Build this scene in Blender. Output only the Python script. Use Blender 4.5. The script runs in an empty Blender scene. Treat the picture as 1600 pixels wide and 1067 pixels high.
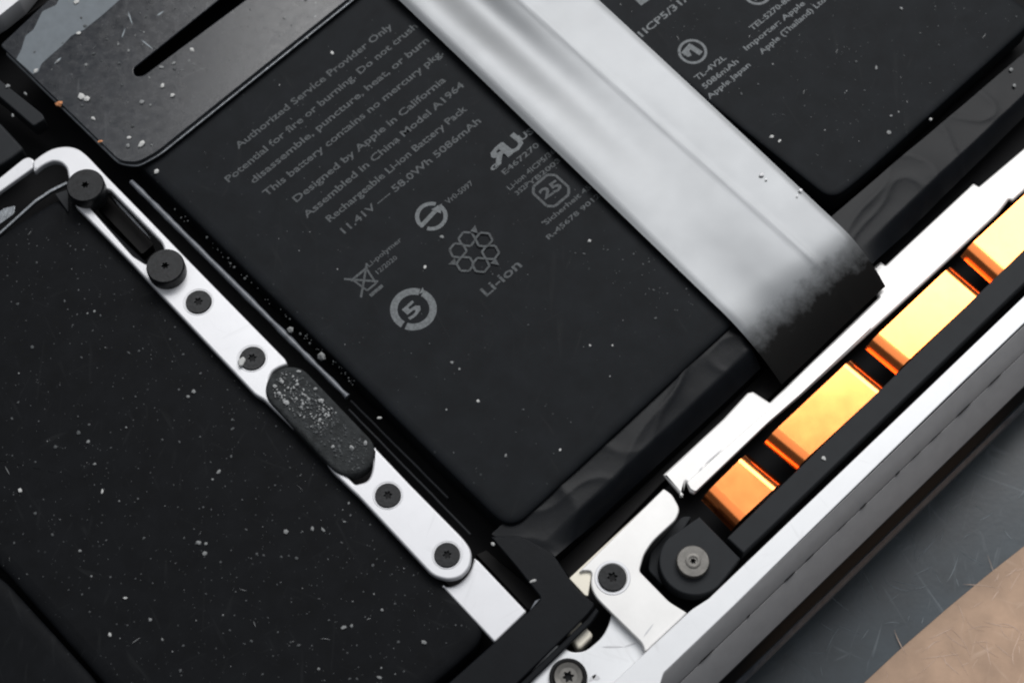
import bpy, bmesh, math, random
from mathutils import Vector, Matrix, noise
random.seed(7)
S = bpy.context.scene
S.unit_settings.system = 'METRIC'; S.unit_settings.scale_length = 0.01      # one unit is one centimetre

# ------------------------------------------------------------------ camera
F_PX, TILT, DIST = 2700.0, math.radians(24.0), 24.5
cam = bpy.data.cameras.new('camera'); cam_o = bpy.data.objects.new('camera', cam)
S.collection.objects.link(cam_o); S.camera = cam_o
cam.sensor_width = 36.0; cam.lens = F_PX / 1600.0 * 36.0
cam_o.location = (0, -DIST * math.sin(TILT), DIST * math.cos(TILT))
cam_o.rotation_euler = (TILT, 0, 0)
cam.clip_start = 0.5; cam.clip_end = 500
cam.dof.use_dof = True; cam.dof.focus_distance = DIST; cam.dof.aperture_fstop = 0.3
S.view_settings.view_transform = 'Standard'; S.view_settings.look = 'None'
S.view_settings.exposure = 0.0; S.view_settings.gamma = 1.0
S.render.resolution_x, S.render.resolution_y = 1024, 682
S.cycles.use_denoising = True
S.cycles.filter_width = 2.1

# ------------------------------------------------------------------ light
w = bpy.data.worlds.new('World'); S.world = w; w.use_nodes = True
bg = w.node_tree.nodes['Background']
bg.inputs[0].default_value = (0.80, 0.88, 1.0, 1); bg.inputs[1].default_value = 0.10

def area(name, loc, target, sx, sy, power, col):
    l = bpy.data.lights.new(name, 'AREA'); l.shape = 'RECTANGLE'; l.size = sx; l.size_y = sy
    l.energy = power; l.color = col
    o = bpy.data.objects.new(name, l); S.collection.objects.link(o)
    o.location = loc
    o.rotation_euler = (Vector(target) - Vector(loc)).to_track_quat('-Z', 'Y').to_euler()
    return o
area('window_light', (10, 36.6, 42), (10, 36.6, 0), 44, 37, 45000, (1.0, 0.992, 0.985))
area('bounce_fill', (-2, 10, 60), (-2, 10, 0), 90, 60, 17500, (0.93, 0.96, 1.0))  # added fill standing in for bounce off unseen walls and ceiling

# ------------------------------------------------------------------ helpers
CO = S.collection
def P(px, py, z=0.0):
    """where the sight line through a point of the photograph meets the level z"""
    x = (px - 800) / F_PX; y = -(py - 533.5) / F_PX
    c, s = math.cos(TILT), math.sin(TILT)
    d = Vector((x, y * c + s, y * s - c))
    t = (z - cam_o.location.z) / d.z
    p = Vector(cam_o.location) + d * t
    return Vector((p.x, p.y, z))
AX = math.radians(43.6)
U = Vector((math.cos(AX), math.sin(AX), 0)); V = Vector((math.sin(AX), -math.cos(AX), 0))   # along / away from the case's front edge

def tag(o, label=None, cat=None, group=None, kind=None):
    if label: o['label'] = label
    if cat: o['category'] = cat
    if group: o['group'] = group
    if kind: o['kind'] = kind
    return o
def empty(name, loc, label=None, cat=None, group=None, kind=None):
    o = bpy.data.objects.new(name, None); o.empty_display_size = 0.2
    CO.objects.link(o); o.location = loc
    return tag(o, label, cat, group, kind)
def world_loc(o):
    v = Vector(o.location)
    while o.parent is not None:
        o = o.parent; v = v + Vector(o.location)
    return v
def link(name, me, mat, parent=None, smooth=35):
    """a mesh made in world coordinates becomes an object with its origin at its base"""
    vs = me.vertices
    lo = Vector((min(v.co.x for v in vs), min(v.co.y for v in vs), min(v.co.z for v in vs)))
    hi = Vector((max(v.co.x for v in vs), max(v.co.y for v in vs), max(v.co.z for v in vs)))
    c = Vector(((lo.x + hi.x) / 2, (lo.y + hi.y) / 2, lo.z))
    me.transform(Matrix.Translation(-c))
    if mat is not None and len(me.materials) == 0:
        for m in (mat if isinstance(mat, (list, tuple)) else [mat]): me.materials.append(m)
    if smooth:
        me.set_sharp_from_angle(angle=math.radians(smooth))
        for p in me.polygons:
            zz = [vs[i].co.z for i in p.vertices]
            p.use_smooth = max(zz) - min(zz) > 1e-5
    o = bpy.data.objects.new(name, me); CO.objects.link(o)
    if parent is not None:
        o.parent = parent; o.location = c - world_loc(parent)
    else:
        o.location = c
    return o
def rounded(pts, r, n=6):
    """round the corners of a 2-D outline; r is one radius or one per corner"""
    out = []; N = len(pts)
    for i in range(N):
        rr = r[i] if isinstance(r, (list, tuple)) else r
        p, a, b = pts[i], pts[i - 1], pts[(i + 1) % N]
        if rr <= 0: out.append(p); continue
        d1 = (a - p); d2 = (b - p)
        rr = min(rr, d1.length * 0.48, d2.length * 0.48)
        s = p + d1.normalized() * rr; e = p + d2.normalized() * rr
        for k in range(n + 1):
            t = k / n
            out.append(s * (1 - t) ** 2 + p * 2 * t * (1 - t) + e * t * t)
    return out
_tmp = 0
def curve_mesh(loops, z_top, thick, bevel, res=2):
    cu = bpy.data.curves.new('outline', 'CURVE'); cu.dimensions = '2D'; cu.fill_mode = 'BOTH'
    for lp in loops:
        sp = cu.splines.new('POLY'); sp.points.add(len(lp) - 1); sp.use_cyclic_u = True
        for q, p in zip(sp.points, lp): q.co = (p.x, p.y, 0, 1)
    bevel = min(bevel, thick * 0.45)
    cu.extrude = max(thick / 2 - bevel, 0.0); cu.bevel_depth = bevel; cu.bevel_resolution = res; cu.offset = -bevel
    o = bpy.data.objects.new('outline', cu); CO.objects.link(o)
    dg = bpy.context.evaluated_depsgraph_get(); dg.update()
    me = bpy.data.meshes.new_from_object(o.evaluated_get(dg), depsgraph=dg)
    bpy.data.objects.remove(o); bpy.data.curves.remove(cu)
    me.transform(Matrix.Translation((0, 0, z_top - thick / 2)))
    bm = bmesh.new(); bm.from_mesh(me); bmesh.ops.remove_doubles(bm, verts=bm.verts, dist=1e-5)
    bmesh.ops.recalc_face_normals(bm, faces=bm.faces); bm.to_mesh(me); bm.free()
    me.materials.clear()
    return me
def px_loop(pts, z): return [P(a, b, z) for a, b in pts]
def plate(name, pts, z, thick, mat, parent=None, r=0.03, bevel=0.02, holes=(), hr=0.03, smooth=35):
    loops = [rounded(px_loop(pts, z), r)] + [rounded(px_loop(h, z), hr) for h in holes]
    return link(name, curve_mesh(loops, z, thick, bevel), mat, parent, smooth)
def circle(c, r, n=40): return [c + Vector((math.cos(2 * math.pi * k / n) * r, math.sin(2 * math.pi * k / n) * r, 0)) for k in range(n)]
def sheet(name, c00, c10, c11, c01, z, nu, nv, h, mat, parent=None, thick=0.02, smooth=80):
    """a bent sheet between four photograph corners; h(s, t) lifts it"""
    a, b, c, d = P(*c00, z), P(*c10, z), P(*c11, z), P(*c01, z)
    bm = bmesh.new(); g = []
    for j in range(nv + 1):
        row = []
        for i in range(nu + 1):
            s, t = i / nu, j / nv
            p = a * (1 - s) * (1 - t) + b * s * (1 - t) + c * s * t + d * (1 - s) * t
            row.append(bm.verts.new(p + h(s, t, p)))
        g.append(row)
    for j in range(nv):
        for i in range(nu):
            bm.faces.new((g[j][i], g[j][i + 1], g[j + 1][i + 1], g[j + 1][i]))
    bmesh.ops.recalc_face_normals(bm, faces=bm.faces)
    if sum(f.normal.z for f in bm.faces) < 0: bmesh.ops.reverse_faces(bm, faces=bm.faces)
    if thick:
        r = bmesh.ops.solidify(bm, geom=bm.faces[:], thickness=thick)
        bmesh.ops.recalc_face_normals(bm, faces=bm.faces)
    me = bpy.data.meshes.new(name); bm.to_mesh(me); bm.free()
    return link(name, me, mat, parent, smooth)
def lathe_mesh(c, prof, n=48):
    """prof: (radius, z) from the outside bottom up and inwards to the axis"""
    bm = bmesh.new(); rings = []
    for r, z in prof:
        if r < 1e-6: rings.append([bm.verts.new((c.x, c.y, z))]); continue
        rings.append([bm.verts.new((c.x + r * math.cos(2 * math.pi * k / n), c.y + r * math.sin(2 * math.pi * k / n), z)) for k in range(n)])
    for A_, B_ in zip(rings, rings[1:]):
        for k in range(n):
            k2 = (k + 1) % n
            if len(B_) == 1: bm.faces.new((A_[k], A_[k2], B_[0]))
            elif len(A_) == 1: bm.faces.new((A_[0], B_[k2], B_[k]))
            else: bm.faces.new((A_[k], A_[k2], B_[k2], B_[k]))
    bmesh.ops.recalc_face_normals(bm, faces=bm.faces)
    me = bpy.data.meshes.new('lathe'); bm.to_mesh(me); bm.free()
    return me

# ------------------------------------------------------------------ materials
def mat(name, col, rough=0.5, metal=0.0, spec=0.5, var=0.0, vscale=3.0, bump=0.0, bscale=40.0, rvar=0.0,
        specks=0.0, speck_col=(0.35, 0.36, 0.38), speck_scale=26.0, coat=0.0, aniso=None, bdist=0.01):
    m = bpy.data.materials.new(name); m.use_nodes = True
    nt = m.node_tree; b = nt.nodes['Principled BSDF']
    b.inputs['Base Color'].default_value = (*col, 1); b.inputs['Roughness'].default_value = rough
    b.inputs['Metallic'].default_value = metal; b.inputs['Specular IOR Level'].default_value = spec
    if coat: b.inputs['Coat Weight'].default_value = coat; b.inputs['Coat Roughness'].default_value = 0.15
    tc = nt.nodes.new('ShaderNodeTexCoord'); src = tc.outputs['Object']
    if aniso:
        mp = nt.nodes.new('ShaderNodeMapping'); mp.inputs['Rotation'].default_value = (0, 0, aniso[0]); mp.inputs['Scale'].default_value = aniso[1]
        nt.links.new(src, mp.inputs[0]); src = mp.outputs[0]
    def noise_tex(scale, detail=6, rough_=0.6):
        n = nt.nodes.new('ShaderNodeTexNoise'); n.inputs['Scale'].default_value = scale
        n.inputs['Detail'].default_value = detail; n.inputs['Roughness'].default_value = rough_
        nt.links.new(src, n.inputs['Vector']); return n
    def ramp(fac, stops):
        r = nt.nodes.new('ShaderNodeMapRange'); r.inputs['From Min'].default_value = stops[0]; r.inputs['From Max'].default_value = stops[1]
        r.inputs['To Min'].default_value = stops[2]; r.inputs['To Max'].default_value = stops[3]
        nt.links.new(fac, r.inputs['Value']); return r.outputs[0]
    colout = None
    if var:
        n = noise_tex(vscale)
        mx = nt.nodes.new('ShaderNodeMix'); mx.data_type = 'RGBA'
        mx.inputs['A'].default_value = (*[c * (1 - var) for c in col], 1); mx.inputs['B'].default_value = (*[min(1, c * (1 + var)) for c in col], 1)
        nt.links.new(ramp(n.outputs['Fac'], (0.3, 0.7, 0, 1)), mx.inputs['Factor']); colout = mx.outputs['Result']
    if specks:
        v = nt.nodes.new('ShaderNodeTexVoronoi'); v.inputs['Scale'].default_value = speck_scale
        nt.links.new(src, v.inputs['Vector'])
        sep = nt.nodes.new('ShaderNodeSeparateColor'); nt.links.new(v.outputs['Color'], sep.inputs[0])
        # each cell has its own speck radius; most have none
        rad = ramp(sep.outputs[0], (1 - specks, 1.0, -0.02, 0.22))
        lt = nt.nodes.new('ShaderNodeMath'); lt.operation = 'SUBTRACT'; nt.links.new(rad, lt.inputs[0]); nt.links.new(v.outputs['Distance'], lt.inputs[1])
        f = ramp(lt.outputs[0], (0.0, 0.08, 0.0, 1.0))
        f2 = nt.nodes.new('ShaderNodeMath'); f2.operation = 'MULTIPLY'; nt.links.new(f, f2.inputs[0]); nt.links.new(ramp(sep.outputs[1], (0, 1, 0.05, 0.8)), f2.inputs[1])
        mx = nt.nodes.new('ShaderNodeMix'); mx.data_type = 'RGBA'
        mx.inputs['A'].default_value = (*col, 1)
        if colout is not None: nt.links.new(colout, mx.inputs['A'])
        mx.inputs['B'].default_value = (*speck_col, 1); nt.links.new(f2.outputs[0], mx.inputs['Factor']); colout = mx.outputs['Result']
    if colout is not None: nt.links.new(colout, b.inputs['Base Color'])
    if rvar:
        n = noise_tex(vscale * 2.3)
        nt.links.new(ramp(n.outputs['Fac'], (0.3, 0.7, max(0.03, rough - rvar), min(1, rough + rvar))), b.inputs['Roughness'])
    if bump:
        n = noise_tex(bscale, 4)
        bp = nt.nodes.new('ShaderNodeBump'); bp.inputs['Strength'].default_value = bump; bp.inputs['Distance'].default_value = bdist
        nt.links.new(n.outputs['Fac'], bp.inputs['Height']); nt.links.new(bp.outputs[0], b.inputs['Normal'])
    return m
M = {}
M['cell'] = mat('battery_wrap', (0.0064, 0.0075, 0.0090), 0.65, spec=0.09, var=0.22, vscale=2.6, bump=0.14, bscale=60, specks=0.22, speck_col=(0.035, 0.038, 0.040), speck_scale=11)
M['left_cell'] = mat('left_cell_wrap', (0.0045, 0.0050, 0.0060), 0.65, spec=0.07, var=0.25, vscale=2.6, bump=0.15, bscale=70, specks=0.34, speck_col=(0.030, 0.032, 0.034), speck_scale=11)
M['pan'] = mat('black_pan', (0.004, 0.004, 0.0045), 0.7, spec=0.1)
M['alu'] = mat('white_aluminium', (0.56, 0.56, 0.575), 0.42, metal=0.25, spec=0.5, var=0.02, vscale=3, bump=0.03, bscale=120)
M['alu_dusty'] = mat('marked_aluminium', (0.60, 0.605, 0.615), 0.45, metal=0.2, var=0.02, specks=0.035, speck_col=(0.25, 0.26, 0.27), speck_scale=6)
M['foil_dull'] = mat('grey_foil', (0.15, 0.16, 0.17), 0.35, metal=0.8, var=0.3, vscale=8, bump=0.3, bscale=20)
M['copper'] = mat('copper', (0.95, 0.27, 0.075), 0.19, metal=1.0, var=0.05, vscale=2, rvar=0.02, bump=0.004, bscale=3)
M['bar'] = mat('black_plastic', (0.015, 0.0165, 0.0185), 0.6, spec=0.15, var=0.08, vscale=5, bump=0.12, bscale=90, specks=0.02, speck_scale=10, speck_col=(0.12, 0.13, 0.13))
M['screw'] = mat('black_screw', (0.0085, 0.009, 0.010), 0.42, spec=0.20, var=0.6, vscale=14, bump=0.2, bscale=26, rvar=0.12)
M['socket'] = mat('screw_socket', (0.003, 0.003, 0.0035), 0.6, spec=0.15)
M['steel'] = mat('steel_screw', (0.11, 0.104, 0.095), 0.45, metal=0.5, var=0.2, vscale=12, bump=0.15, bscale=30)
M['rubber'] = mat('black_tape', (0.0048, 0.0055, 0.0068), 0.34, spec=0.085, var=0.15, vscale=3, bump=0.15, bscale=14, specks=0.02, speck_scale=8, speck_col=(0.15, 0.16, 0.16))
M['foam'] = mat('dark_foam', (0.022, 0.024, 0.025), 0.8, spec=0.2, var=0.4, vscale=9, bump=0.7, bscale=22, specks=0.35, speck_col=(0.11, 0.12, 0.12), speck_scale=16, bdist=0.03)
M['card'] = mat('dark_grey_sheet', (0.0115, 0.0130, 0.0162), 0.25, spec=0.38, var=0.18, vscale=4, bump=0.05, bscale=26, rvar=0.06, specks=0.10, speck_col=(0.16, 0.17, 0.17), speck_scale=8)
M['patch'] = mat('slate_adhesive', (0.10, 0.115, 0.128), 0.5, spec=0.3, var=0.10, vscale=6, bump=0.1, bscale=30)
M['rod'] = mat('grey_cable', (0.085, 0.092, 0.105), 0.4, spec=0.5, var=0.35, vscale=9, bump=0.25, bscale=18)
M['side'] = mat('grey_side', (0.37, 0.362, 0.362), 0.8, metal=0.0, spec=0.15, var=0.05, vscale=5, bump=0.06, bscale=80)
M['lip'] = mat('black_lip', (0.006, 0.0055, 0.0055), 0.5, spec=0.08)
M['mat'] = mat('slate_mat', (0.028, 0.040, 0.049), 0.28, spec=0.45, var=0.3, vscale=1.5, bump=0.15, bscale=14)
M['table'] = mat('tan_board', (0.40, 0.265, 0.18), 0.5, spec=0.3, var=0.22, vscale=1.4, bump=0.15, bscale=16)
M['ink'] = mat('grey_ink', (0.050, 0.055, 0.058), 0.6, spec=0.2, var=0.5, vscale=22)
M['ink_bright'] = mat('light_grey_ink', (0.105, 0.113, 0.118), 0.6, spec=0.2, var=0.35, vscale=20)
M['dust_dim'] = mat('dim_dust', (0.075, 0.079, 0.081), 0.9, spec=0.1)
M['dust_mid'] = mat('grey_dust', (0.20, 0.205, 0.205), 0.9, spec=0.1)
M['dust_bright'] = mat('pale_dust', (0.42, 0.42, 0.41), 0.9, spec=0.1)
M['grit_pale'] = mat('pale_grit', (0.30, 0.305, 0.305), 0.9, spec=0.1)
M['crumb'] = mat('orange_crumb', (0.60, 0.26, 0.12), 0.8, spec=0.2, var=0.3, vscale=30)
M['cream'] = mat('cream_metal', (0.60, 0.56, 0.47), 0.4, metal=0.2)
M['warm'] = mat('warm_aluminium', (0.62, 0.61, 0.595), 0.42, metal=0.25, var=0.06, vscale=1.5, bump=0.03, bscale=120)
M['scratch'] = mat('scratch_line', (0.42, 0.42, 0.43), 0.5, metal=0.3)
M['pale_scratch'] = mat('pale_fibre', (0.22, 0.25, 0.27), 0.5, spec=0.4)
M['pale_fibre_tan'] = mat('pale_tan_fibre', (0.55, 0.40, 0.31), 0.55, spec=0.3)

def scuffs(m, col, amount, scale):
    nt = m.node_tree; b = nt.nodes['Principled BSDF']; old = b.inputs['Base Color'].links[0].from_socket
    tc = [n for n in nt.nodes if n.type == 'TEX_COORD'][0]; tot = None
    for ang, sc in ((0.5, scale), (2.1, scale * 0.8), (1.2, scale * 1.3), (2.75, scale), (1.6, scale * 0.6)):
        mp = nt.nodes.new('ShaderNodeMapping'); mp.vector_type = 'TEXTURE'; mp.inputs['Rotation'].default_value = (0, 0, ang); mp.inputs['Scale'].default_value = (9.0 / sc, 1 / sc, 1 / sc)
        n = nt.nodes.new('ShaderNodeTexNoise'); n.inputs['Scale'].default_value = 1.0; n.inputs['Detail'].default_value = 3; n.inputs['Distortion'].default_value = 0.6
        nt.links.new(tc.outputs['Object'], mp.inputs[0]); nt.links.new(mp.outputs[0], n.inputs['Vector'])
        r = nt.nodes.new('ShaderNodeMapRange'); r.inputs['From Min'].default_value = 0.66; r.inputs['From Max'].default_value = 0.78; r.inputs['To Max'].default_value = amount
        nt.links.new(n.outputs['Fac'], r.inputs['Value'])
        if tot is None: tot = r.outputs[0]
        else:
            a = nt.nodes.new('ShaderNodeMath'); a.operation = 'MAXIMUM'; nt.links.new(tot, a.inputs[0]); nt.links.new(r.outputs[0], a.inputs[1]); tot = a.outputs[0]
    mx = nt.nodes.new('ShaderNodeMix'); mx.data_type = 'RGBA'; mx.inputs['B'].default_value = (*col, 1)
    nt.links.new(old, mx.inputs['A']); nt.links.new(tot, mx.inputs['Factor']); nt.links.new(mx.outputs['Result'], b.inputs['Base Color'])
scuffs(M['alu'], (0.40, 0.40, 0.41), 0.30, 11); scuffs(M['alu_dusty'], (0.42, 0.42, 0.42), 0.35, 9)
scuffs(M['mat'], (0.20, 0.23, 0.25), 0.40, 8); scuffs(M['table'], (0.58, 0.43, 0.33), 0.35, 7)
scuffs(M['card'], (0.075, 0.078, 0.082), 0.5, 14); scuffs(M['left_cell'], (0.014, 0.015, 0.016), 0.5, 12); scuffs(M['cell'], (0.014, 0.015, 0.016), 0.45, 12)

# silver tape: bent end painted black as dark reflection, with a worn boundary
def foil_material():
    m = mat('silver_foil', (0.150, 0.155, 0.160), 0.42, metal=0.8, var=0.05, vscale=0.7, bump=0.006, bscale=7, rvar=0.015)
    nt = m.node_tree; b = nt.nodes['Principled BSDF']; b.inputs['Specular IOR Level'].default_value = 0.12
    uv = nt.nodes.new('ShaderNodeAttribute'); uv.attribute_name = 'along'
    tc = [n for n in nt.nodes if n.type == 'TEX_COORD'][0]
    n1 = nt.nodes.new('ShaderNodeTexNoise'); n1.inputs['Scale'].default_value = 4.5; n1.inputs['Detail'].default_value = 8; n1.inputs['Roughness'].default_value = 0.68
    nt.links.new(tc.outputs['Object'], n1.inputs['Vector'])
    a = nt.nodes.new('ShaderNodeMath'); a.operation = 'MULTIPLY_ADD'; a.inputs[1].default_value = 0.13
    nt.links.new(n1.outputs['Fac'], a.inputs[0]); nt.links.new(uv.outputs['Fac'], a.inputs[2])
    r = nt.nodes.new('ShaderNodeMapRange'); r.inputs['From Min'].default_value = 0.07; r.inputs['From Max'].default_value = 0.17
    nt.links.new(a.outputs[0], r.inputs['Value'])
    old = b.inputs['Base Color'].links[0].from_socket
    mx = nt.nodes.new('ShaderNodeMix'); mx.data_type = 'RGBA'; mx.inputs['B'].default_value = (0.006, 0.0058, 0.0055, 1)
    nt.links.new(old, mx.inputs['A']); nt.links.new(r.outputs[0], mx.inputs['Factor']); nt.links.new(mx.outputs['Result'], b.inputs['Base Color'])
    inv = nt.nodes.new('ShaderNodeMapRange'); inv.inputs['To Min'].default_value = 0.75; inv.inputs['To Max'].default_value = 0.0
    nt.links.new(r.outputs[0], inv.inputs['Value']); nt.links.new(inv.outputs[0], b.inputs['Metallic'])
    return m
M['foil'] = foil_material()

# ------------------------------------------------------------------ table and mat
ZT = -2.9
me = bpy.data.meshes.new('table')
table = plate('tabletop', [(1600, 853), (1545, 896), (1480, 950), (1405, 1015), (1345, 1071), (1240, 1170), (1700, 1250), (2050, 1000), (1700, 780)], ZT + 0.03, 0.06, M['table'], r=0.05, bevel=0.01)
tag(table, 'tan scuffed board in the bottom right corner', 'board')
z = ZT
slate = plate('desk_mat', [(-300, -500), (2300, -500), (2300, 1500), (-300, 1500)], ZT, 0.2, M['mat'], r=0.3, bevel=0.02)
tag(slate, 'slate blue scratched mat beside the dark underside of the laptop', 'mat')

def fibres(name, poly_px, z, n, ln, wd, m, parent, seed):
    rnd = random.Random(seed); bm = bmesh.new()
    xs = [p[0] for p in poly_px]; ys = [p[1] for p in poly_px]
    k = 0
    while k < n:
        x, y = rnd.uniform(min(xs), max(xs)), rnd.uniform(min(ys), max(ys))
        if not inside(poly_px, x, y): continue
        k += 1
        p = P(x, y, z); a = rnd.uniform(0, math.pi); cv = rnd.choice((0.3, 0.6, 1.6)) * rnd.uniform(-1, 1); L = ln * rnd.uniform(0.25, 1.4); w_ = wd * rnd.uniform(0.5, 1.3)
        vs = []
        for q in range(7):
            d = Vector((math.cos(a), math.sin(a), 0)); nn = Vector((-d.y, d.x, 0)) * w_ * math.sin(math.pi * (q + 0.35) / 6.7)
            vs.append((bm.verts.new(p + nn), bm.verts.new(p - nn + Vector((0, 0, 0.002)))))
            p = p + d * L / 6; a += cv / 6
        for A_, B_ in zip(vs, vs[1:]): bm.faces.new((A_[0], A_[1], B_[1], B_[0]))
    bmesh.ops.recalc_face_normals(bm, faces=bm.faces)
    me = bpy.data.meshes.new(name); bm.to_mesh(me); bm.free()
    o = link(name, me, m, parent, 0); o['kind'] = 'stuff'; return o
def inside(poly, x, y):
    r = False; j = len(poly) - 1
    for i in range(len(poly)):
        (xi, yi), (xj, yj) = poly[i], poly[j]
        if (yi > y) != (yj > y) and x < (xj - xi) * (y - yi) / (yj - yi) + xi: r = not r
        j = i
    return r
fibres('scratch', [(1600, 740), (1600, 845), (1345, 1060), (1240, 1067), (1290, 985)], ZT + 0.004, 30, 0.4, 0.005, M['pale_scratch'], slate, 3)
fibres('scratch', [(1600, 865), (1600, 1067), (1365, 1067)], ZT + 0.034, 40, 0.45, 0.005, M['pale_fibre_tan'], table, 4)

# ------------------------------------------------------------------ laptop case
ZR = 0.05                                                    # level of the case rim
laptop = empty('laptop', P(900, 600, -1.5), 'opened laptop with white metal rim and sloping grey front edge', 'laptop')
plate('floor_pan', [(-300, -400), (1700, -400), (1900, 160), (1120, 930), (1000, 1060), (700, 1300), (-300, 1300)], -0.75, 0.2, M['pan'], laptop, r=0, bevel=0.0)
plate('case_rim', [(1900, 171), (1600, 463), (1457, 600), (1200, 846), (1107, 935), (1082, 951), (1076, 956), (1006, 1021), (880, 1140), (960, 1140), (1030, 1074), (1037, 1051), (1150, 943), (1224, 870), (1500, 601), (1900, 217)],
      ZR, 0.5, M['alu_dusty'], laptop, r=0.02, bevel=0.012)
def strip(name, e1, z1, e2, z2, m, thick=0.15, parent=laptop):
    """a sloping band between two long edges given as photograph points at their own levels"""
    bm = bmesh.new()
    a, b = P(*e1[0], z1), P(*e1[1], z1); c, d = P(*e2[1], z2), P(*e2[0], z2)
    dn = Vector((0, 0, -thick)) - V * 0.05 * 0
    q = [bm.verts.new(x) for x in (a, b, c, d)] + [bm.verts.new(x + dn) for x in (a, b, c, d)]
    for f in ((0, 1, 2, 3), (7, 6, 5, 4), (0, 4, 5, 1), (1, 5, 6, 2), (2, 6, 7, 3), (3, 7, 4, 0)): bm.faces.new([q[i] for i in f])
    bmesh.ops.recalc_face_normals(bm, faces=bm.faces)
    bmesh.ops.bevel(bm, geom=bm.edges[:], offset=0.006, segments=1, affect='EDGES')
    me = bpy.data.meshes.new(name); bm.to_mesh(me); bm.free()
    return link(name, me, m, parent, 30)
plate('screen_lid', [(1400, 700), (980, 1100), (700, 1400), (-300, 1300), (-300, -300), (1700, -300), (1900, 215)], -1.45, 1.44, M['lip'], laptop, r=0, bevel=0.0)
strip('upper_bevel', ((1036, 1053), (1900, 219)), ZR - 0.006, ((1000, 1124), (1900, 262)), ZR - 0.30, M['side'])
strip('lower_bevel', ((1001, 1125.5), (1900, 263)), ZR - 0.31, ((1010, 1175), (1900, 312)), ZR - 0.75, M['side'])
strip('underside_edge', ((1011, 1176), (1900, 314)), ZR - 0.78, ((1030, 1180), (1900, 330)), ZR - 1.05, M['lip'])
strip('screen_lid_edge', ((1030, 1182), (1900, 337)), ZR - 1.22, ((1040, 1184), (1900, 345)), ZR - 1.32, M['rod'], 0.3)
# seam marks along the bevelled edge
def scratches(name, segs, z, wd, m, parent):
    bm = bmesh.new()
    for (a, b, k) in segs:
        p, q = P(*a, z), P(*b, z); d = (q - p).normalized(); nn = Vector((-d.y, d.x, 0)) * wd * k
        vs = [bm.verts.new(x) for x in (p, p.lerp(q, 0.3) + nn, p.lerp(q, 0.75) + nn * 0.8, q, p.lerp(q, 0.7) - nn * 0.8, p.lerp(q, 0.25) - nn)]
        bm.faces.new(vs)
    bmesh.ops.recalc_face_normals(bm, faces=bm.faces)
    if sum(f.normal.z for f in bm.faces) < 0: bmesh.ops.reverse_faces(bm, faces=bm.faces)
    me = bpy.data.meshes.new(name); bm.to_mesh(me); bm.free()
    o = link(name, me, m, parent, 0); o['kind'] = 'stuff'; return o

def seam_pt(u): return (1000 + u * 900, 1124.5 - u * 862)
seam_rnd = random.Random(5); segs = []; u = 0.03
while u < 0.7:
    L_ = seam_rnd.uniform(0.006, 0.03); a_, b_ = seam_pt(u), seam_pt(u + L_)
    segs.append((a_, b_, seam_rnd.uniform(0.5, 1.6))); u += L_ + seam_rnd.uniform(0.01, 0.06)
scratches('seam_mark', segs, ZR - 0.292, 0.010, M['lip'], laptop)
# ------------------------------------------------------------------ battery cells
ZB = 0.0
def pouch(name, outline, z_top, thick, slope, m, parent, r=0.12):
    """a flat pack with softly sloping shoulders"""
    base0 = rounded(px_loop(outline, z_top), max(r, slope * 2.7 + 0.08), 8); base = []
    for i, p in enumerate(base0):
        q = base0[(i + 1) % len(base0)]; m_ = max(1, int((q - p).length / 0.5))
        base += [p.lerp(q, k / m_) for k in range(m_)]
    ctr = sum(base, Vector()) / len(base)
    bm = bmesh.new()
    def inset(loop, d):
        n = len(loop); out = []
        for i in range(n):
            a, p, b = loop[i - 1], loop[i], loop[(i + 1) % n]
            t1 = (p - a).normalized() if (p - a).length > 1e-6 else (b - a).normalized(); t2 = (b - p).normalized() if (b - p).length > 1e-6 else t1
            n1 = Vector((-t1.y, t1.x, 0)); n2 = Vector((-t2.y, t2.x, 0)); mm = n1 + n2
            mm = mm / max(mm.length_squared / 2, 0.4)
            out.append(p + mm * d * sign)
        return out
    area_ = sum(base[i - 1].x * base[i].y - base[i].x * base[i - 1].y for i in range(len(base)))
    sign = 1 if area_ > 0 else -1
    prof = [(0.0, -thick), (0.0, -slope * 0.55)] + [(slope * 1.6 * (1 - math.cos(t * math.pi / 2)) , -slope * 0.55 * (1 - math.sin(t * math.pi / 2))) for t in (0.25, 0.5, 0.75, 1.0)]
    rings = [[bm.verts.new(p + Vector((0, 0, dz))) for p in inset(base, d)] for d, dz in prof]
    n = len(base)
    for A_, B_ in zip(rings, rings[1:]):
        for k in range(n): bm.faces.new((A_[k], A_[(k + 1) % n], B_[(k + 1) % n], B_[k]))
    mid = sum((v.co for v in rings[-1]), Vector()) / n
    last = rings[-1]
    for f_ in (0.66, 0.33):
        ring = [bm.verts.new(mid + (v.co - mid) * f_) for v in rings[-1]]
        for k in range(n): bm.faces.new((last[k], last[(k + 1) % n], ring[(k + 1) % n], ring[k]))
        last = ring
    cv_ = bm.verts.new(mid)
    for k in range(n): bm.faces.new((last[k], last[(k + 1) % n], cv_))
    bmesh.ops.recalc_face_normals(bm, faces=bm.faces)
    me = bpy.data.meshes.new(name); bm.to_mesh(me); bm.free()
    return link(name, me, m, parent, 50)

battery = empty('battery_pack', P(900, 300, -0.5), 'black battery pack of two cells printed with grey safety text and symbols', 'battery')
cell_a = pouch('battery_cell', [(196, 236), (797, 829), (1160, 492), (1230, 400), (700, -120), (560, -110)], ZB, 0.5, 0.09, M['cell'], battery)
cell_a['label'] = 'black battery cell between the silver tape and the screwed rail, printed with long lines of text'
cell_b = pouch('battery_cell', [(860, -40), (1300, 312), (1340, 282), (1622, 26), (1520, -46), (1400, -150), (1100, -260)], ZB, 0.5, 0.06, M['cell'], battery)
cell_b['label'] = 'black battery cell right of the silver tape with a round logo and three small text blocks'

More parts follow.
